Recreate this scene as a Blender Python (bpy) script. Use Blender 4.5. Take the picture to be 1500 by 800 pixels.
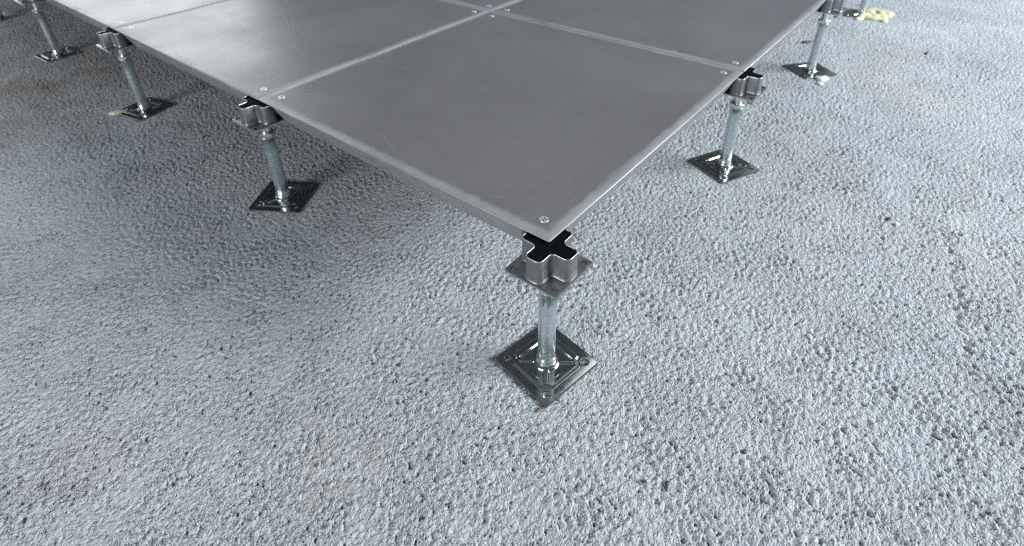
import bpy, bmesh, math, random
import numpy as np
from mathutils import Matrix, Vector

for o in list(bpy.data.objects): bpy.data.objects.remove(o)
S = bpy.context.scene
COL = S.collection
random.seed(7)

# ------------------------------------------------------------------ camera
H = 0.2012                                   # walking surface above the concrete
cd = bpy.data.cameras.new('camera'); cam = bpy.data.objects.new('camera', cd); COL.objects.link(cam)
cd.sensor_width = 36.0; cd.lens = 36 * 0.8319293 / 1.5
cd.shift_x = 0.0032; cd.shift_y = -0.1034
cd.clip_start = 0.02; cd.clip_end = 200
rot = Matrix(((0.6295169, 0.4248256, -0.6505625), (-0.7768333, 0.3274873, -0.5378495), (-0.0154413, 0.843964, 0.5361775)))
cam.matrix_world = Matrix.Translation((-0.4015654, -0.2753572, 0.6074053)) @ rot.to_4x4()
cd.dof.use_dof = True; cd.dof.focus_distance = 0.60; cd.dof.aperture_fstop = 6.3
S.camera = cam
S.cycles.use_denoising = False; S.cycles.filter_width = 1.15; S.cycles.sample_clamp_indirect = 4.0

# ------------------------------------------------------------------ light
w = bpy.data.worlds.new('World'); S.world = w; w.use_nodes = True
bg = w.node_tree.nodes['Background']; bg.inputs[0].default_value = (0.68, 0.85, 1.0, 1); bg.inputs[1].default_value = 0.235
def area(name, loc, target, sx, sy, power, col):
    l = bpy.data.lights.new(name, 'AREA'); l.shape = 'RECTANGLE'; l.size = sx; l.size_y = sy; l.energy = power; l.color = col
    o = bpy.data.objects.new(name, l); COL.objects.link(o); o.location = loc
    o.rotation_euler = (Vector(target) - Vector(loc)).to_track_quat('-Z', 'Y').to_euler()
    return o
area('window_light_right', (2.6, -3.45, 1.9), (0.1, 0.1, 0.0), 2.8, 1.4, 510, (0.92, 0.972, 1.0))
area('window_light_far', (0.9, 5.6, 1.75), (0.1, 0.8, 0.2), 3.1, 1.6, 58, (0.95, 0.98, 1.0))
area('window_light_left', (-4.0, 0.5, 1.25), (0.0, 0.6, 0.1), 2.0, 1.3, 150, (1.0, 0.98, 0.96))
vs = S.view_settings
S.display_settings.display_device = 'sRGB'
vs.view_transform = 'Standard'; vs.look = 'None'; vs.gamma = 1; vs.exposure = 0.0; vs.use_curve_mapping = False

# ------------------------------------------------------------------ material helpers
class NT:
    def __init__(s, name):
        s.m = bpy.data.materials.new(name); s.m.use_nodes = True; s.t = s.m.node_tree
        s.b = s.t.nodes['Principled BSDF']
    def n(s, typ, **kw):
        nd = s.t.nodes.new(typ)
        for k, v in kw.items():
            if k.startswith('i_'):
                nd.inputs[k[2:].replace('_', ' ')].default_value = v
            else: setattr(nd, k, v)
        return nd
    def l(s, a, b): s.t.links.new(a, b)
    def coord(s, which='Object', scale=(1, 1, 1)):
        tc = s.n('ShaderNodeTexCoord'); mp = s.n('ShaderNodeMapping'); mp.inputs['Scale'].default_value = scale
        s.l(tc.outputs[which], mp.inputs['Vector']); return mp.outputs['Vector']
    def noise(s, vec, scale, detail=4, rough=0.55, dist=0.0):
        nd = s.n('ShaderNodeTexNoise'); nd.inputs['Scale'].default_value = scale; nd.inputs['Detail'].default_value = detail
        nd.inputs['Roughness'].default_value = rough; nd.inputs['Distortion'].default_value = dist
        if vec is not None: s.l(vec, nd.inputs['Vector'])
        return nd.outputs['Fac']
    def ramp(s, fac, stops, interp='LINEAR'):
        r = s.n('ShaderNodeValToRGB'); cr = r.color_ramp; cr.interpolation = interp
        while len(cr.elements) < len(stops): cr.elements.new(0.5)
        for e, (p, c) in zip(cr.elements, stops):
            e.position = p; e.color = (c, c, c, 1) if isinstance(c, (int, float)) else (*c, 1)
        s.l(fac, r.inputs[0]); return r.outputs[0]
    def math(s, op, a, b=None, c=None, clamp=False):
        nd = s.n('ShaderNodeMath', operation=op, use_clamp=clamp)
        for i, x in enumerate((a, b, c)):
            if x is None: continue
            if isinstance(x, (int, float)): nd.inputs[i].default_value = x
            else: s.l(x, nd.inputs[i])
        return nd.outputs[0]
    def mix(s, fac, a, b, blend='MIX'):
        nd = s.n('ShaderNodeMix', data_type='RGBA', blend_type=blend)
        for k, x in ((0, fac), (6, a), (7, b)):
            if isinstance(x, (int, float)): nd.inputs[k].default_value = x
            elif isinstance(x, tuple): nd.inputs[k].default_value = (*x, 1)
            else: s.l(x, nd.inputs[k])
        return nd.outputs[2]
    def mapr(s, v, a, b, c, d):
        nd = s.n('ShaderNodeMapRange'); nd.inputs[1].default_value = a; nd.inputs[2].default_value = b
        nd.inputs[3].default_value = c; nd.inputs[4].default_value = d; s.l(v, nd.inputs[0]); return nd.outputs[0]
    def bump(s, h, strength, dist):
        nd = s.n('ShaderNodeBump'); nd.inputs['Strength'].default_value = strength; nd.inputs['Distance'].default_value = dist
        s.l(h, nd.inputs['Height']); s.l(nd.outputs[0], s.b.inputs['Normal'])
    def set(s, **kw):
        for k, v in kw.items():
            i = s.b.inputs[k.replace('_', ' ')]
            if isinstance(v, (int, float)): i.default_value = v
            elif isinstance(v, tuple): i.default_value = (*v, 1)
            else: s.l(v, i)
        return s

def mat_floor():
    t = NT('painted_rough_concrete'); v = t.coord('Object')
    base = t.ramp(t.noise(v, 2.3, 4, .6), [(0.3, (0.335, 0.378, 0.412)), (0.7, (0.455, 0.478, 0.503))])
    base = t.mix(t.math('MULTIPLY', t.ramp(t.noise(v, 190, 3, .6), [(0.35, 0.0), (0.7, 1.0)]), .35), base, (0.60, 0.64, 0.66))
    # brownish dirt low down in patches, its own irregular shapes
    st = t.math('MULTIPLY', t.ramp(t.noise(v, 5.2, 5, .65, .6), [(0.57, 0.0), (0.74, 1.0)]), .28)
    base = t.mix(st, base, (0.30, 0.285, 0.28))
    sp = t.ramp(t.noise(v, 150, 1, .5), [(0.735, 0.0), (0.77, 1.0)])
    base = t.mix(t.math('MULTIPLY', sp, .75), base, (0.085, 0.075, 0.07))
    sk = t.math('MULTIPLY', t.ramp(t.noise(v, 210, 3, .6, .3), [(0.55, 0.0), (0.66, 1.0)]), .62)
    base = t.mix(sk, base, (0.13, 0.15, 0.16))
    v2 = t.coord('Object', (1, 1, 1))
    sp2 = t.math('MULTIPLY', t.ramp(t.noise(v2, 83, 1, .5), [(0.745, 0.0), (0.77, 1.0)]), t.ramp(t.noise(v2, 4, 2, .5), [(0.48, 0.0), (0.56, 1.0)]))
    base = t.mix(t.math('MULTIPLY', sp2, .6), base, (0.32, 0.17, 0.075))
    # pale rubbed patches
    pp = t.math('MULTIPLY', t.ramp(t.noise(v, 9.5, 2, .5, .3), [(0.66, 0.0), (0.74, 1.0)]), .3)
    base = t.mix(pp, base, (0.52, 0.54, 0.56))
    # warm light on the far floor beside the pedestals, painted in as brown
    geo = t.n('ShaderNodeNewGeometry'); d = t.n('ShaderNodeVectorMath', operation='DISTANCE'); d.inputs[1].default_value = (-0.24, 1.70, 0)
    t.l(geo.outputs['Position'], d.inputs[0])
    warm_light = t.math('MULTIPLY', t.mapr(d.outputs['Value'], .10, .62, 1, 0), t.ramp(t.noise(v, 6, 4, .6), [(0.35, 0.15), (0.65, 1.0)]))
    base = t.mix(t.math('MULTIPLY', warm_light, .85), base, (0.27, 0.215, 0.175))
    for px_, py_, rad_, col_, k_ in ((-.42, .325, .075, (.50, .44, .47), .55), (-.25, .10, .11, (.36, .31, .28), .4), (.75, -.16, .22, (.30, .31, .32), .4), (1.55, -.32, .16, (.25, .27, .28), .5)):
        dd = t.n('ShaderNodeVectorMath', operation='DISTANCE'); dd.inputs[1].default_value = (px_, py_, 0); t.l(geo.outputs['Position'], dd.inputs[0])
        kk = t.math('MULTIPLY', t.mapr(dd.outputs['Value'], rad_ * .3, rad_, k_, 0), t.ramp(t.noise(v, 55, 4, .65), [(0.38, 0.0), (0.62, 1.0)]))
        base = t.mix(kk, base, col_)
    t.set(Base_Color=base, Roughness=t.mapr(t.noise(v, 40, 3), .3, .7, .66, .85), Specular_IOR_Level=.22)
    wn = t.n('ShaderNodeTexNoise'); wn.inputs['Scale'].default_value = 70; wn.inputs['Detail'].default_value = 3; t.l(v, wn.inputs['Vector'])
    ws = t.n('ShaderNodeVectorMath', operation='SCALE'); ws.inputs['Scale'].default_value = .014; t.l(wn.outputs['Color'], ws.inputs[0])
    wa = t.n('ShaderNodeVectorMath', operation='ADD'); t.l(v, wa.inputs[0]); t.l(ws.outputs[0], wa.inputs[1])
    def cells(scale):
        vo = t.n('ShaderNodeTexVoronoi', feature='F1', voronoi_dimensions='2D'); vo.inputs['Scale'].default_value = scale; t.l(wa.outputs[0], vo.inputs['Vector'])
        return t.math('SUBTRACT', 1.0, vo.outputs['Distance'])
    h = t.math('ADD', t.math('MULTIPLY', cells(162), .70), t.math('ADD', t.math('MULTIPLY', cells(330), .50), t.math('MULTIPLY', t.noise(v, 360, 4, .66), .8)))
    h = t.math('MULTIPLY', h, t.ramp(t.noise(v, 4.5, 4, .6, .4), [(0.34, .42), (0.62, 1.05)]))
    t.bump(h, 1.0, .0045)
    return t.m

def mat_panel():
    t = NT('grey_coated_steel'); v = t.coord('Object')
    info = t.n('ShaderNodeObjectInfo')
    off = t.n('ShaderNodeVectorMath', operation='ADD'); t.l(v, off.inputs[0])
    sc = t.n('ShaderNodeVectorMath', operation='SCALE'); sc.inputs['Scale'].default_value = 7
    t.l(info.outputs['Location'], sc.inputs[0]); t.l(sc.outputs[0], off.inputs[1]); vo = off.outputs[0]
    base = t.ramp(t.noise(vo, 3.2, 5, .6, .5), [(0.28, (0.150, 0.142, 0.148)), (0.72, (0.205, 0.194, 0.200))])
    st = t.n('ShaderNodeMapping'); st.inputs['Scale'].default_value = (3, 40, 1); st.inputs['Rotation'].default_value = (0, 0, .35); t.l(vo, st.inputs['Vector'])
    base = t.mix(t.math('MULTIPLY', t.ramp(t.noise(st.outputs[0], 4, 4, .6), [(0.52, 0.0), (0.78, 1.0)]), .36), base, (0.21, 0.212, 0.22))
    # worn, pale margin along the four edges
    sx = t.n('ShaderNodeSeparateXYZ'); t.l(v, sx.inputs[0])
    dx = t.math('SUBTRACT', .2995, t.math('ABSOLUTE', sx.outputs[0])); dy = t.math('SUBTRACT', .2995, t.math('ABSOLUTE', sx.outputs[1]))
    de = t.math('MINIMUM', dx, dy)
    wm = t.n('ShaderNodeMapping'); wm.inputs['Scale'].default_value = (.6, 2.2, 1); wm.inputs['Rotation'].default_value = (0, 0, .5); t.l(vo, wm.inputs['Vector'])
    ragged = t.math('ADD', de, t.math('MULTIPLY', t.math('SUBTRACT', t.noise(wm.outputs[0], 30, 7, .75, .2), .5), .026))
    wear = t.mapr(ragged, .0100, .0150, 1, 0)
    wear = t.math('MULTIPLY', wear, t.ramp(t.noise(vo, 10, 3, .6), [(0.36, 0.25), (0.60, 1.0)]))
    base = t.mix(t.math('MULTIPLY', wear, .8), base, (0.30, 0.305, 0.31))
    rim = t.math('MULTIPLY', t.mapr(t.math('ADD', de, t.math('MULTIPLY', t.math('SUBTRACT', t.noise(vo, 90, 4, .6), .5), .010)), .0045, .0150, 1, 0), .66)
    rim = t.math('MULTIPLY', rim, t.ramp(t.noise(vo, 13, 5, .7), [(0.36, .40), (0.62, 1.0)]))
    base = t.mix(rim, base, (0.36, 0.375, 0.39))
    dust = t.math('MULTIPLY', t.ramp(t.noise(vo, 420, 2, .5), [(0.60, 0.0), (0.72, .5)]), t.ramp(t.noise(vo, 5, 4, .6), [(0.42, 0.1), (0.62, 1.0)]))
    base = t.mix(dust, base, (0.30, 0.30, 0.30))
    # fine scratches
    wv = t.n('ShaderNodeTexVoronoi', feature='DISTANCE_TO_EDGE'); wv.inputs['Scale'].default_value = 9
    dv = t.n('ShaderNodeMapping'); dv.inputs['Scale'].default_value = (1, .22, 1); dv.inputs['Rotation'].default_value = (0, 0, .9); t.l(vo, dv.inputs['Vector']); t.l(dv.outputs[0], wv.inputs['Vector'])
    scr = t.math('MULTIPLY', t.mapr(wv.outputs['Distance'], 0, .006, 1, 0), t.ramp(t.noise(vo, 14, 2), [(0.53, 0.0), (0.63, .6)]))
    base = t.mix(scr, base, (0.25, 0.25, 0.26))
    rg = t.mapr(t.noise(vo, 5, 5, .6), .3, .7, .29, .39)
    rg = t.math('ADD', rg, t.math('MULTIPLY', wear, .12))
    t.set(Base_Color=base, Metallic=.25, Roughness=rg, Specular_IOR_Level=.5)
    t.bump(t.math('ADD', t.noise(vo, 4, 2), t.math('MULTIPLY', t.noise(vo, 700, 2), .03)), .05, .004)
    return t.m

def mat_metal(name, c1, c2, r1, r2, scale=60, metallic=1.0, bump=.08, stain=None, spec=.5):
    t = NT(name); v = t.coord('Object')
    base = t.ramp(t.noise(v, scale, 4, .6, .4), [(0.3, c1), (0.7, c2)])
    if stain: base = t.mix(t.ramp(t.noise(v, scale * .6, 5, .7), [(0.58, 0.0), (0.75, .7)]), base, stain)
    t.set(Base_Color=base, Metallic=metallic, Specular_IOR_Level=spec, Roughness=t.mapr(t.noise(v, scale * 1.7, 3), .3, .7, r1, r2))
    if bump: t.bump(t.noise(v, scale * 5, 3), bump, .001)
    return t.m

M_FLOOR = mat_floor()
M_PANEL = mat_panel()
M_PAN = mat_metal('grey_pressed_pan', (.20, .205, .215), (.27, .275, .285), .35, .5, 40, .35)
M_TUBE = mat_metal('galvanised_tube', (.52, .61, .645), (.66, .745, .77), .20, .33, 90, .9, .02)
M_ROD = mat_metal('bright_zinc_thread', (.72, .74, .70), (.84, .86, .80), .18, .3, 120, 1)
M_BASE = mat_metal('dark_zinc_pressing', (.37, .385, .365), (.47, .48, .45), .08, .15, 70, 1, .0)
M_HEAD = mat_metal('grey_zinc_casting', (.15, .165, .175), (.22, .235, .245), .38, .5, 120, .7, .15)
M_HPLATE = mat_metal('dull_steel_plate', (.26, .255, .255), (.36, .35, .345), .28, .42, 90, .9, .08, (.12, .09, .075))
M_RIM = mat_metal('bare_cut_steel', (.36, .38, .39), (.48, .50, .51), .34, .46, 150, 1)
M_PAD = mat_metal('black_rubber', (.003, .003, .0035), (.006, .006, .006), .6, .8, 120, 0, .1, None, .04)
M_SCREW = mat_metal('zinc_screw', (.50, .51, .52), (.64, .65, .65), .3, .42, 300, .6)
M_YELLOW = mat_metal('yellow_adhesive_and_glint', (.56, .52, .31), (.68, .64, .43), .35, .55, 90, 0, .3)

# ------------------------------------------------------------------ object helpers
def link(name, me, m=None, parent=None, smooth=True):
    if m is not None and not me.materials: me.materials.append(m)
    if smooth: me.polygons.foreach_set('use_smooth', [True] * len(me.polygons))
    o = bpy.data.objects.new(name, me); COL.objects.link(o); o.parent = parent
    return o
def bm_mesh(name, bm):
    bm.normal_update(); me = bpy.data.meshes.new(name); bm.to_mesh(me); bm.free(); return me
def sharp(me, deg=35):
    me.polygons.foreach_set('use_smooth', [True] * len(me.polygons))
    bm = bmesh.new(); bm.from_mesh(me)
    for e in bm.edges:
        if len(e.link_faces) == 2 and e.calc_face_angle(0) > math.radians(deg): e.smooth = False
    bm.to_mesh(me); bm.free(); return me
def empty(name, loc, rz=0):
    o = bpy.data.objects.new(name, None); o.empty_display_size = .05; COL.objects.link(o); o.location = loc; o.rotation_euler = (0, 0, rz); return o
def tag(o, label, cat, group=None):
    o['label'] = label; o['category'] = cat
    if group: o['group'] = group
def loft(name, rings, cap0=True, cap1=True):
    bm = bmesh.new(); R = [[bm.verts.new(p) for p in r] for r in rings]; n = len(rings[0])
    for a, b in zip(R, R[1:]):
        for i in range(n): bm.faces.new((a[i], a[(i + 1) % n], b[(i + 1) % n], b[i]))
    if cap0: bm.faces.new(R[0][::-1])
    if cap1: bm.faces.new(R[-1])
    bmesh.ops.recalc_face_normals(bm, faces=bm.faces)
    return bm_mesh(name, bm)
def lathe(name, prof, n=36, mod=None, cap0=True, cap1=True):
    rings = []
    for r, z in prof:
        rings.append([((r + (mod(2 * math.pi * i / n, z) if mod else 0)) * math.cos(2 * math.pi * i / n),
                       (r + (mod(2 * math.pi * i / n, z) if mod else 0)) * math.sin(2 * math.pi * i / n), z) for i in range(n)])
    return loft(name, rings, cap0, cap1)

# ------------------------------------------------------------------ concrete floor: one real relief sheet
def make_floor():
    rs = np.random.RandomState(11)
    N = 3072; cell = 0.0010                       # 3.07 m tile
    fx = np.fft.fftfreq(N, cell)[:, None]; fy = np.fft.rfftfreq(N, cell)[None, :]
    def band(wave, width, ang=None, aniso=1.0):
        F = np.fft.rfft2(rs.standard_normal((N, N)))
        if ang is None: f = np.sqrt(fx * fx + fy * fy)
        else:
            a = fx * math.cos(ang) + fy * math.sin(ang); b = -fx * math.sin(ang) + fy * math.cos(ang)
            f = np.sqrt(a * a + (b * aniso) ** 2)
        g = np.exp(-0.5 * (np.log(np.maximum(f, 1e-6) * wave) / width) ** 2)
        r = np.fft.irfft2(F * g, (N, N)); return r / r.std()
    a = band(.0130, .38); b = band(.0068, .40); c = band(.0042, .38); d = band(.0027, .35)
    r1 = band(.017, .40); big = band(.55, .45); mid = band(.13, .5); mid2 = band(.06, .45)
    s1 = .80 * b + .62 * c; pit1 = -np.maximum(s1 - .05, 0)
    s2 = r1 + .45 * b; pit2 = -np.maximum(s2 - 1.7, 0)
    amp = np.clip(1.0 + .16 * mid + .08 * big + .14 * mid2, .5, 1.6)
    h = amp * (.00125 * pit1 + .0019 * pit2 + .00048 * a + .00034 * c + .00030 * d + .00040 * b) + .0007 * big + .0003 * mid
    def samp(X, Y):
        u = (X / cell) % N; v = (Y / cell) % N
        i = np.floor(u).astype(int); j = np.floor(v).astype(int); fu = u - i; fv = v - j
        i %= N; j %= N; i2 = (i + 1) % N; j2 = (j + 1) % N
        return (h[i, j] * (1 - fu) * (1 - fv) + h[i2, j] * fu * (1 - fv) + h[i, j2] * (1 - fu) * fv + h[i2, j2] * fu * fv)
    # rows fan out from the near edge, finer where the floor is close
    U = [-2.2, -1.4, -.9, -.5, -.25, -.05, .08]; u = .15
    while u < 3.3:
        U.append(u); u += .00125 * max(1.0, (u / .42) ** 1.15)
    st = .02
    while u < 40: U.append(u); u += st; st *= 1.35
    U = np.array(U)
    core = np.linspace(-1, 1, 1241); step = core[1] - core[0]
    tail = []; s = 1.0; st = step * 1.5
    while s < 3.2: s += st; st *= 1.22; tail.append(s)
    tail = np.array(tail); sv = np.concatenate([-tail[::-1], core, tail])
    hw = .30 + .80 * np.maximum(U, 0)
    f = np.array((.7707, .6372)); r = np.array((.6372, -.7707)); c0 = np.array((-.4016, -.2754))
    V = hw[:, None] * sv[None, :]; UU = np.repeat(U[:, None], len(sv), 1)
    X = c0[0] + UU * f[0] + V * r[0]; Y = c0[1] + UU * f[1] + V * r[1]
    Z = samp(X, Y)
    # long shallow crack on the right
    for (ax, ay), (bx, by), dep, wid in CRACKS:
        L = math.hypot(bx - ax, by - ay); tx, ty = (bx - ax) / L, (by - ay) / L
        al = (X - ax) * tx + (Y - ay) * ty; pe = -(X - ax) * ty + (Y - ay) * tx
        pe = pe + .006 * np.sin(al * 70) + .004 * np.sin(al * 173 + 1) + .003 * np.sin(al * 411)
        Z -= dep * np.exp(-(pe / wid) ** 2) * (al > 0) * (al < L) * (.45 + .55 * np.sin(al * 57 + 2) ** 2)
    fade = np.clip((3.2 - UU) / .4, 0, 1) * np.clip((2.2 - np.abs(V / hw[:, None])) / .8, 0, 1); Z *= fade
    # ground hard against each foot plate is trowelled level
    for k, (px, py) in enumerate(PED):
        d = np.maximum(np.abs(X - px), np.abs(Y - py)); k_ = np.clip((d - .035) / .05, 0, 1)
        Z = np.where(d < .085, np.minimum(Z, .0013) * (.35 + .65 * k_), Z)
    nu, nv = X.shape
    co = np.stack([X, Y, Z], -1).reshape(-1, 3).astype(np.float32)
    idx = np.arange(nu * nv, dtype=np.int32).reshape(nu, nv)
    q = np.stack([idx[:-1, :-1], idx[:-1, 1:], idx[1:, 1:], idx[1:, :-1]], -1).reshape(-1, 4)[:, ::-1]
    e1 = co[q[0, 1]] - co[q[0, 0]]; e2 = co[q[0, 3]] - co[q[0, 0]]
    if np.cross(e1, e2)[2] < 0: q = q[:, ::-1]
    me = bpy.data.meshes.new('concrete_floor'); me.vertices.add(len(co)); me.vertices.foreach_set('co', co.ravel())
    me.loops.add(q.size); me.loops.foreach_set('vertex_index', np.ascontiguousarray(q).ravel().astype(np.int32))
    me.polygons.add(len(q)); me.polygons.foreach_set('loop_start', np.arange(0, q.size, 4, dtype=np.int32))
    me.polygons.foreach_set('use_smooth', np.ones(len(q), dtype=bool)); me.update(calc_edges=True)
    o = link('concrete_floor', me, M_FLOOR, smooth=False); o['kind'] = 'structure'
    return o
PED = [(0, 0), (0, .6), (0, 1.2), (0, 1.8), (0, 2.4), (.6, 0), (1.2, 0), (1.8, 0)]
CRACKS = [((.62, -.37), (.34, -.42), .0028, .0045), ((.50, -.30), (.30, -.31), .0010, .005), ((.44, -.16), (.30, -.22), .0008, .006)]
make_floor()

# ------------------------------------------------------------------ pedestal parts
def smooth(e0, e1, x): t = np.clip((x - e0) / (e1 - e0), 0, 1); return t * t * (3 - 2 * t)
def base_plate_mesh():
    HS = .0485; n = 162
    g = np.linspace(-HS, HS, n); X, Y = np.meshgrid(g, g, indexing='ij'); X = X * 1000; Y = Y * 1000
    ax, ay = np.abs(X), np.abs(Y); dsq = np.maximum(ax, ay); rr = np.hypot(X, Y)
    hx, hy = 35.0, 35.0; dh = np.hypot(ax - hx, ay - hy)
    z = np.full_like(X, 2.6)
    frame = (1 - smooth(33.0, 36.4, dsq)) * smooth(10.0, 12.4, dh)
    z += 1.5 * frame
    # four pressed petals between the diagonal spokes
    m = np.maximum(ax, ay); mn = np.minimum(ax, ay)
    spoke = (m - mn) / math.sqrt(2)                      # distance to the diagonal
    petal = smooth(2.4, 4.2, spoke) * smooth(15.4, 17.2, rr) * (1 - smooth(25.6, 27.4, m))
    z -= 2.6 * petal
    z += .8 * (1 - smooth(12.5, 14.5, rr))
    z -= .5 * (1 - smooth(4.4, 5.6, dh))
    edge = np.minimum(HS * 1000 - ax, HS * 1000 - ay); z -= .7 * (1 - smooth(0, 1.2, edge))
    bm = bmesh.new(); V = {}
    hole_r = 4.4; cr = 5.0
    for i in range(n):
        for j in range(n):
            x, y = X[i, j], Y[i, j]
            # round the plate's corners
            cx, cy = abs(x) - (48.5 - cr), abs(y) - (48.5 - cr)
            if cx > 0 and cy > 0:
                d = math.hypot(cx, cy); mx = max(cx, cy); k = mx / d
                x = math.copysign(48.5 - cr + cx * k, x); y = math.copysign(48.5 - cr + cy * k, y)
            ddx, ddy = abs(X[i, j]) - hx, abs(Y[i, j]) - hy; d = math.hypot(ddx, ddy)
            if d < hole_r - .32: continue
            if d < hole_r + .32:
                x = math.copysign(hx + ddx / d * hole_r, x); y = math.copysign(hy + ddy / d * hole_r, y)
            V[i, j] = bm.verts.new((x / 1000, y / 1000, z[i, j] / 1000))
    for i in range(n - 1):
        for j in range(n - 1):
            q = [V.get(k) for k in ((i, j), (i + 1, j), (i + 1, j + 1), (i, j + 1))]
            q = [a for a in q if a]
            if len(q) >= 3:
                bm.faces.new(q)
    be = [e for e in bm.edges if len(e.link_faces) == 1]
    ex = bmesh.ops.extrude_edge_only(bm, edges=be)['geom']
    for vv in ex:
        if isinstance(vv, bmesh.types.BMVert): vv.co.z = 0.0006
    bmesh.ops.recalc_face_normals(bm, faces=bm.faces)
    if sum(f.normal.z * f.calc_area() for f in bm.faces) < 0: bmesh.ops.reverse_faces(bm, faces=bm.faces)
    for f in bm.faces:
        c = f.calc_center_median(); f.material_index = 1 if abs(f.normal.z) < .3 and max(abs(c.x), abs(c.y)) > HS - .0015 else 0
    me = sharp(bm_mesh('base_plate', bm), 55); me.materials.append(M_BASE); me.materials.append(M_RIM); return me

def plus_outline(L, W, R, r, o=0.0, seg=6):
    """outline of a plus sign, outer corner radius R, inner corner radius r, offset outward by o"""
    L += o; W += o; R = max(R + o, 2e-4); r = max(r - o, 2e-4); pts = []
    R = min(R, W * .98)
    for k in range(4):
        c, s = math.cos(k * math.pi / 2), math.sin(k * math.pi / 2); loc = []
        for i in range(seg + 1):
            a = -math.pi / 2 + math.pi / 2 * i / seg; loc.append((L - R + R * math.cos(a), -W + R + R * math.sin(a)))
        for i in range(seg + 1):
            a = math.pi / 2 * i / seg; loc.append((L - R + R * math.cos(a), W - R + R * math.sin(a)))
        for i in range(seg + 1):
            a = -math.pi / 2 - math.pi / 2 * i / seg; loc.append((W + r + r * math.cos(a), W + r + r * math.sin(a)))
        pts += [(x * c - y * s, x * s + y * c) for x, y in loc]
    return pts
CL, CW, CR, Cr = .0335, .0115, .0075, .0045
ZP = H - .0350                                  # top of the square head plate
ZT = H - .0034                                  # top of the cross
def ring(o, z): return [(x, y, z) for x, y in plus_outline(CL, CW, CR, Cr, o)]
def head_mesh():
    return sharp(loft('cross_head', [ring(.0011, ZP + .0002), ring(.0009, ZP + .0006), ring(.0002, ZP + .0016), ring(.0001, ZP + .005), ring(-.0004, ZT - .002),
                               ring(-.0020, ZT - .0024)], True, True), 50)
def rim_mesh(): return loft('rim', [ring(-.0004, ZT - .0020), ring(-.0004, ZT - .0007), ring(-.0006, ZT - .0002), ring(-.0010, ZT), ring(-.0014, ZT - .0002), ring(-.0016, ZT - .0022)], False, False)
def pad_mesh():
    me = loft('pad', [ring(-.0016, ZT - .0020), ring(-.0017, ZT - .0008), ring(-.0030, ZT - .0006), ring(-.0036, ZT - .0014)], False, True)
    return sharp(me, 40)
def pad_rib_mesh():
    bm = bmesh.new(); bmesh.ops.create_cube(bm, size=1); bmesh.ops.scale(bm, vec=(.054, .0012, .0008), verts=bm.verts)
    bmesh.ops.translate(bm, vec=(0, 0, ZT - .0012), verts=bm.verts); return bm_mesh('pad_rib', bm)
def head_plate_mesh():
    n = 49; hs = .0365; g = np.linspace(-hs, hs, n); bm = bmesh.new(); V = {}; hp = .0285; hr = .0038; cr = .004
    for i in range(n):
        for j in range(n):
            x, y = g[i], g[j]; X0, Y0 = x, y
            cx, cy = abs(x) - (hs - cr), abs(y) - (hs - cr)
            if cx > 0 and cy > 0:
                d = math.hypot(cx, cy); k = max(cx, cy) / d; x = math.copysign(hs - cr + cx * k, x); y = math.copysign(hs - cr + cy * k, y)
            dx, dy = abs(X0) - hp, abs(Y0) - hp; d = math.hypot(dx, dy)
            if d < hr - .0009: continue
            if d < hr + .0009: x = math.copysign(hp + dx / d * hr, x); y = math.copysign(hp + dy / d * hr, y)
            V[i, j] = bm.verts.new((x, y, ZP - (.0006 if i in (0, n - 1) or j in (0, n - 1) else 0)))
    for i in range(n - 1):
        for j in range(n - 1):
            q = [a for a in (V.get(k) for k in ((i, j), (i + 1, j), (i + 1, j + 1), (i, j + 1))) if a]
            if len(q) >= 3: bm.faces.new(q)
    top = list(bm.faces)
    ret = bmesh.ops.extrude_face_region(bm, geom=top)
    for vv in ret['geom']:
        if isinstance(vv, bmesh.types.BMVert): vv.co.z = ZP - .0032
    for sx in (-1, 1):                                   # rolled collars under the four screw holes
        for sy in (-1, 1):
            rr = [[bm.verts.new((sx * hp + q * math.cos(2 * math.pi * k / 20), sy * hp + q * math.sin(2 * math.pi * k / 20), zz)) for k in range(20)]
                  for q, zz in ((hr + .0002, ZP - .0030), (hr + .0002, ZP - .0100), (hr + .0012, ZP - .0100), (hr + .0016, ZP - .0034))]
            for A, B in zip(rr, rr[1:]):
                for k in range(20): bm.faces.new((A[k], A[(k + 1) % 20], B[(k + 1) % 20], B[k]))
    bmesh.ops.recalc_face_normals(bm, faces=bm.faces)
    for f in bm.faces:
        c = f.calc_center_median(); f.material_index = 1 if abs(f.normal.z) < .3 and max(abs(c.x), abs(c.y)) > hs - .0015 else 0
    me = sharp(bm_mesh('head_plate', bm), 40); me.materials.append(M_HPLATE); me.materials.append(M_RIM); return me
ZN = .1310
def tube_mesh():
    def mod(a, z):
        k = max(0.0, 1 - abs(z - .020) / .016); return -.0013 * k * (0.5 + 0.5 * math.cos(4 * a + .6)) ** 2
    prof = [(.0131, .0045), (.0131, .0075), (.0126, .0086), (.0121, .0096), (.0127, .0110), (.0124, .0126), (.0116, .0142)]
    prof += [(.0112, .0165 + .0035 * i) for i in range(8)] + [(.0111, .06), (.0111, .10), (.0111, ZN - .0022), (.0120, ZN - .0018), (.0122, ZN - .001), (.0120, ZN - .0002), (.0108, ZN)]
    return lathe('tube', prof, 40, mod)
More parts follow.
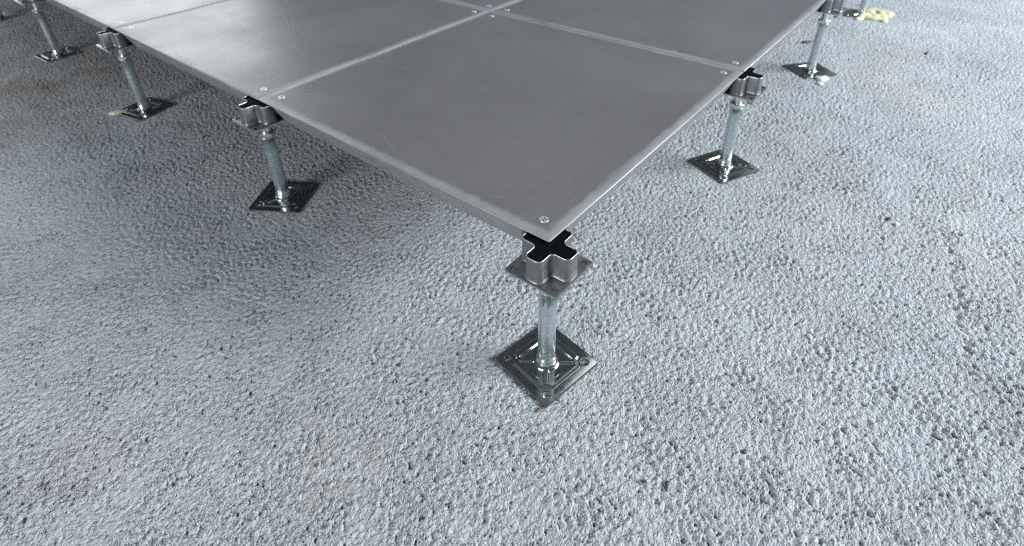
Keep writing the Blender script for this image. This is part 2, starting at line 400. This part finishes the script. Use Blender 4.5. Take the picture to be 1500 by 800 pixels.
def nut_mesh():
    rings = []
    for sc, z in ((.86, ZN + .0002), (1, ZN + .0016), (1, ZN + .0064), (.86, ZN + .0078)):
        rr = []
        for k in range(6):
            for f in (0, .33, .67):
                a = math.radians(60 * (k + f)); 
                p0 = Vector((math.cos(math.radians(60 * k)), math.sin(math.radians(60 * k)))); p1 = Vector((math.cos(math.radians(60 * k + 60)), math.sin(math.radians(60 * k + 60))))
                p = p0.lerp(p1, f) * .0148
                if sc < 1: p = p.normalized() * .0128
                rr.append((p.x, p.y, z))
        rings.append(rr)
    return sharp(loft('nut', rings), 28)
def rod_mesh():
    prof = []; z = ZN + .0075; k = 0
    while z < ZP - .004:
        prof.append((.0080 if k % 2 else .0072, z)); z += .0009; k += 1
    prof += [(.0095, ZP - .0038), (.0100, ZP - .0033)]
    return lathe('threaded_rod', prof, 28)

MESH = dict(base_plate=(base_plate_mesh(), M_BASE), tube=(tube_mesh(), M_TUBE), nut=(nut_mesh(), M_ROD), threaded_rod=(rod_mesh(), M_ROD),
            head_plate=(head_plate_mesh(), M_HPLATE), cross_head=(head_mesh(), M_HEAD))
SUB = dict(rim=(rim_mesh(), M_RIM), pad=(pad_mesh(), M_PAD), pad_rib=(pad_rib_mesh(), M_PAD))
PLABEL = ['nearest pedestal, under the bare front corner of the grey floor panels',
          'second pedestal from the near corner along the left panel edge',
          'third pedestal from the near corner along the left edge, warm reflection shaped as a yellow blob at foot',
          'fourth pedestal from the near corner along the left edge, head cut by the frame',
          'farthest pedestal at the top left, only its foot in view',
          'second pedestal from the near corner along the right panel edge',
          'third pedestal from the near corner along the right edge, beside white lumps',
          'farthest pedestal at the top right, its foot set in yellow adhesive']
BROT = [-9.4, 33, 13, 4, 20, -24.5, -39, 12]
NROT = [10, 35, 22, 5, 40, 14, 30, 0]
for k, (px, py) in enumerate(PED):
    root = empty('pedestal', (px, py, 0)); tag(root, PLABEL[k], 'pedestal', 'adjustable steel pedestals under the raised floor')
    for nm, (me, m) in MESH.items():
        o = link(nm, me, m, root, smooth=False)
        if nm in ('base_plate', 'tube'): o.rotation_euler[2] = math.radians(BROT[k])
        if nm == 'nut': o.rotation_euler[2] = math.radians(NROT[k])
        if nm == 'tube' or nm == 'nut' or nm == 'threaded_rod': o.data.polygons.foreach_set('use_smooth', [True] * len(o.data.polygons))
        if nm == 'cross_head':
            for sn, (sm, smm) in SUB.items(): link(sn, sm, smm, o)

# ------------------------------------------------------------------ floor panels
HP = .2994
def sq(inset, z, cham=0.0):
    a = HP - inset; c = max(.0015 - inset * .1, .0003)
    return [(a - c, -a, z), (a, -a + c, z), (a, a - c, z), (a - c, a, z), (-a + c, a, z), (-a, a - c, z), (-a, -a + c, z), (-a + c, -a, z)]
def top_mesh():
    prof = [(0.0004, -.0030), (0, -.0024), (.0002, -.0019), (.0009, -.0013), (.0022, -.0008), (.0040, -.00042), (.0065, -.00015), (.009, 0), (.0105, 0)]
    return loft('top_sheet', [sq(i, z) for i, z in prof])
def pan_mesh():
    def outline(pts, z):
        out = []
        for k in range(4):
            for (x, y) in pts:
                X, Y = x - HP, y - HP                    # corner at (-HP,-HP)
                for _ in range(k): X, Y = -Y, X
                out.append((X, Y, z))
        return out
    def cpts(e, n1, n2): return [(e, n1), (n2, n1), (n1, n2), (n1, e)]
    # walking round each corner: from the edge x=e side to the y=e side
    rings = []
    for e, a, b, z in ((.0018, .0385, .0150, -.0032), (.0026, .0395, .0160, -.0060), (.0060, .0430, .0185, -.0150), (.0125, .0490, .0230, -.0290), (.0170, .0530, .0260, -.0380), (.0210, .0570, .0290, -.0415), (.031, .067, .037, -.0420)):
        rings.append(outline([(e, a), (b, a), (a, b), (a, e)], z))
    return sharp(loft('pan', rings), 40)
def screw_mesh():
    # countersunk head with a cross recess
    n = 32; R = .0064; bm = bmesh.new()
    def rad(a): return .0044 * max(abs(math.cos(2 * a)) ** 3, .30)
    rings = []
    for kind, z in (('o', -.0004), ('o2', .00045), ('r', .00055), ('r', -.0022)):
        rr = []
        for i in range(n):
            a = 2 * math.pi * i / n; r = R if kind == 'o' else R * .93 if kind == 'o2' else rad(a)
            rr.append(bm.verts.new((r * math.cos(a), r * math.sin(a), z)))
        rings.append(rr)
    for a, b in zip(rings, rings[1:]):
        for i in range(n): bm.faces.new((a[i], a[(i + 1) % n], b[(i + 1) % n], b[i]))
    c = bm.verts.new((0, 0, -.0028))
    for i in range(n): bm.faces.new((rings[-1][i], rings[-1][(i + 1) % n], c))
    bmesh.ops.recalc_face_normals(bm, faces=bm.faces)
    if sum(f.normal.z for f in bm.faces) < 0: bmesh.ops.reverse_faces(bm, faces=bm.faces)
    return sharp(bm_mesh('screw', bm), 35)
TOP, PAN, SCREW = top_mesh(), pan_mesh(), screw_mesh()
TOP.materials.append(M_PANEL); sharp(TOP, 60)
PANELS = {(0, 0): 'nearest grey floor panel, whole, its corner resting on the nearest pedestal',
          (0, 1): 'grey floor panel left of the nearest one, half bright with window glare',
          (0, 2): 'pale glaring floor panel at the top left, cut by the frame',
          (1, 0): 'grey floor panel behind the nearest one along the right edge, at the top',
          (1, 1): 'small visible tip of a grey floor panel at the top centre',
          (0, 3): 'last grey floor panel beyond the top left edge of the frame',
          (2, 0): 'last grey floor panel beyond the top right edge of the frame',
          (0, 4): 'grey floor panel out of frame behind the last one at the top left',
          (1, 2): 'grey floor panel out of frame behind the top centre tip'}
for (i, j), lab in PANELS.items():
    root = empty('access_panel', (.3 + .6 * i, .3 + .6 * j, H)); tag(root, lab, 'access panel', 'square panels of the raised floor')
    link('top_sheet', TOP, M_PANEL, root, smooth=False); link('pan', PAN, M_PAN, root, smooth=False)
    for sx in (-1, 1):
        for sy in (-1, 1):
            s = link('screw', SCREW, M_SCREW, root, smooth=False)
            s.location = (sx * (.3 - .028 + random.uniform(-.001, .001)), sy * (.3 - .0275 + random.uniform(-.001, .001)), 0); s.rotation_euler[2] = random.uniform(0, 3)

# ------------------------------------------------------------------ small debris on the concrete
def blob(name, loc, size, m, seed, label, cat, rz=0, group=None, sub=2, rough=.35):
    rr = random.Random(seed); bm = bmesh.new(); bmesh.ops.create_icosphere(bm, subdivisions=sub, radius=1)
    ph = [(Vector((rr.uniform(-1, 1), rr.uniform(-1, 1), rr.uniform(-1, 1))) * 2.6, rr.uniform(0, 6)) for _ in range(5)]
    for v in bm.verts:
        k = 1 + sum(math.sin(v.co.dot(d) + p) for d, p in ph) * rough / 3
        v.co = Vector((v.co.x * size[0] * k, v.co.y * size[1] * k, max(v.co.z, -.35) * size[2] * k))
    o = link(name, bm_mesh(name, bm), m); o.location = (loc[0], loc[1], size[2] * .25 + loc[2] if len(loc) > 2 else size[2] * .25); o.rotation_euler[2] = rz
    tag(o, label, cat, group); return o
M_DARK = mat_metal('dark_chip', (.03, .03, .028), (.07, .065, .055), .5, .8, 200, 0, .3)
M_PALE = mat_metal('pale_chip', (.55, .53, .50), (.72, .69, .66), .4, .7, 200, 0, .3)
M_WHITE = mat_metal('plain_white', (.75, .76, .77), (.85, .86, .87), .2, .35, 200, 0, .1)
M_BROWN = mat_metal('brown_grit', (.09, .07, .055), (.16, .125, .095), .6, .9, 200, 0, .3)
blob('concrete_chip', (-.050, -.193), (.0062, .0022, .0016), M_DARK, 1, 'long dark grit flake near the bottom edge, below the nearest foot plate', 'grit', .35, None)
blob('concrete_chip', (-.061, -.172), (.0016, .0030, .0014), M_DARK, 2, 'small upright dark crumb just left of the long dark flake', 'grit', .5)
blob('concrete_chip', (-.038, -.169), (.0013, .0013, .0012), M_DARK, 3, 'tiny black crumb just above the long dark flake', 'grit')
blob('pale_chip', (.253, -.253), (.0048, .0030, .0014), M_PALE, 4, 'pale pinkish chip on the open concrete right of the nearest foot', 'grit', .8)
blob('pale_chip', (.597, -.300), (.0042, .0036, .0020), M_PALE, 5, 'cream stone chip on the concrete at the far right', 'grit', .2)
blob('concrete_chip', (.604, -.287), (.0055, .0042, .0018), M_DARK, 6, 'dark crumb beside the cream stone chip at right', 'grit', .2)
blob('concrete_chip', (1.523, -.224), (.013, .0045, .0025), M_DARK, 7, 'black sliver lying alone on the concrete at the top right', 'grit', .0)
blob('concrete_chip', (1.419, .065), (.020, .0060, .0040), M_DARK, 8, 'black scrap between panel edge and third pedestal of the right row', 'grit', -.75)
blob('concrete_chip', (-.465, .330), (.0022, .0014, .0012), M_DARK, 9, 'black speck of grit near the left bottom corner', 'grit', .4)
blob('concrete_chip', (-.207, -.026), (.0015, .0012, .0012), M_DARK, 10, 'black speck of grit low in the middle of the concrete', 'grit', .4)
blob('rusty_crumb', (-.267, .116), (.0020, .0013, .0013), M_BROWN, 11, 'orange brown crumb in the lower left concrete, upper of two', 'grit', .4)
blob('rusty_crumb', (-.269, .054), (.0018, .0013, .0013), M_BROWN, 12, 'orange brown crumb in the lower left concrete, lower of two', 'grit', .9)
# dirt and adhesive pressed out under the foot plates, plus one painted glint
blob('dirt_clump', (-.0610, -.034), (.0055, .0032, .0012), M_BROWN, 13, 'brown dirt at the front corner of the nearest foot plate', 'dirt', -.3, None, 3, .6)
blob('dirt_clump', (-.040, .0570), (.0038, .0028, .0014), M_BROWN, 14, 'brown dirt at the left corner of the nearest foot plate', 'dirt', .6, None, 3, .6)
blob('warm_glint_blob', (-.049, 1.233), (.019, .014, .0030), M_YELLOW, 15, 'yellow blob standing in for a warm reflection on a left row foot plate', 'adhesive', -.35, None, 3)  # added blob: warm reflection on the plate corner, given as yellow colour
def multi(name, pts, m, label, cat):
    """one lumpy drop made of overlapping lobes, welded into a single skin"""
    mb = bpy.data.metaballs.new(name); mb.resolution = .003; mb.threshold = .3
    ob = bpy.data.objects.new(name + '_tmp', mb); COL.objects.link(ob)
    for x, y, z, r in pts:
        e = mb.elements.new(); e.co = (x, y, z); e.radius = r
    dg = bpy.context.evaluated_depsgraph_get(); me = bpy.data.meshes.new_from_object(ob.evaluated_get(dg))
    bpy.data.objects.remove(ob); bpy.data.metaballs.remove(mb)
    o = link(name, me, m); o.scale = (1, 1, .55); tag(o, label, cat); return o
rg = random.Random(5)
multi('adhesive_bed', [(1.818 + rg.uniform(-.055, .055), -.042 + rg.uniform(-.035, .035), .001, rg.uniform(.016, .022)) for _ in range(34)] +
      [(1.735 + .010 * k, -.002 - .004 * k, .001, .014) for k in range(8)], M_YELLOW, 'pale yellow adhesive patch by the foot of the farthest right pedestal', 'adhesive')
multi('white_lump', [(1.152, -.040, .002, .016), (1.166, -.044, .003, .015), (1.158, -.030, .002, .012)], M_WHITE, 'larger white lump in front of the third right pedestal', 'glue')  # small white lumps on the concrete in front of the foot plate
multi('white_lump', [(1.124, -.045, .001, .010), (1.128, -.039, .001, .009)], M_WHITE, 'smaller white lump in front of the third right pedestal', 'glue')

def grit(name, spots, m, label):
    bm = bmesh.new(); g = random.Random(3)
    for cx, cy, ang, ln, wd, cnt in spots:
        for _ in range(cnt):
            a, b = g.uniform(-.5, .5) * ln, abs(g.gauss(0, wd)); x = cx + a * math.cos(ang) - b * math.sin(ang); y = cy + a * math.sin(ang) + b * math.cos(ang)
            q = g.uniform(.0004, .0013); mt = Matrix.Translation((x, y, q * .3)) @ Matrix.Rotation(g.uniform(0, 6), 4, 'Z') @ Matrix.Diagonal((q * g.uniform(.7, 1.8), q, q * .7, 1))
            bmesh.ops.create_icosphere(bm, subdivisions=1, radius=1, matrix=mt)
    o = link(name, bm_mesh(name, bm), m, smooth=False); o['kind'] = 'stuff'; o['label'] = label; o['category'] = 'grit'; return o
def side(px, py, rot, k, ln=.09, wd=.003, cnt=40):
    a = math.radians(rot + 90 * k); n = Vector((math.cos(a), math.sin(a))) * .0492
    return (px + n.x, py + n.y, a - math.pi / 2, ln, wd, cnt)
SP = []
for k, (px, py) in enumerate(PED[:7]):
    for sd in range(4): SP.append(side(px, py, BROT[k], sd, .095, .0028, 46 if k == 0 and sd in (1, 2) else 9))
grit('dusty_grit', SP, M_BROWN, 'fine brown grit gathered along the foot plate edges')
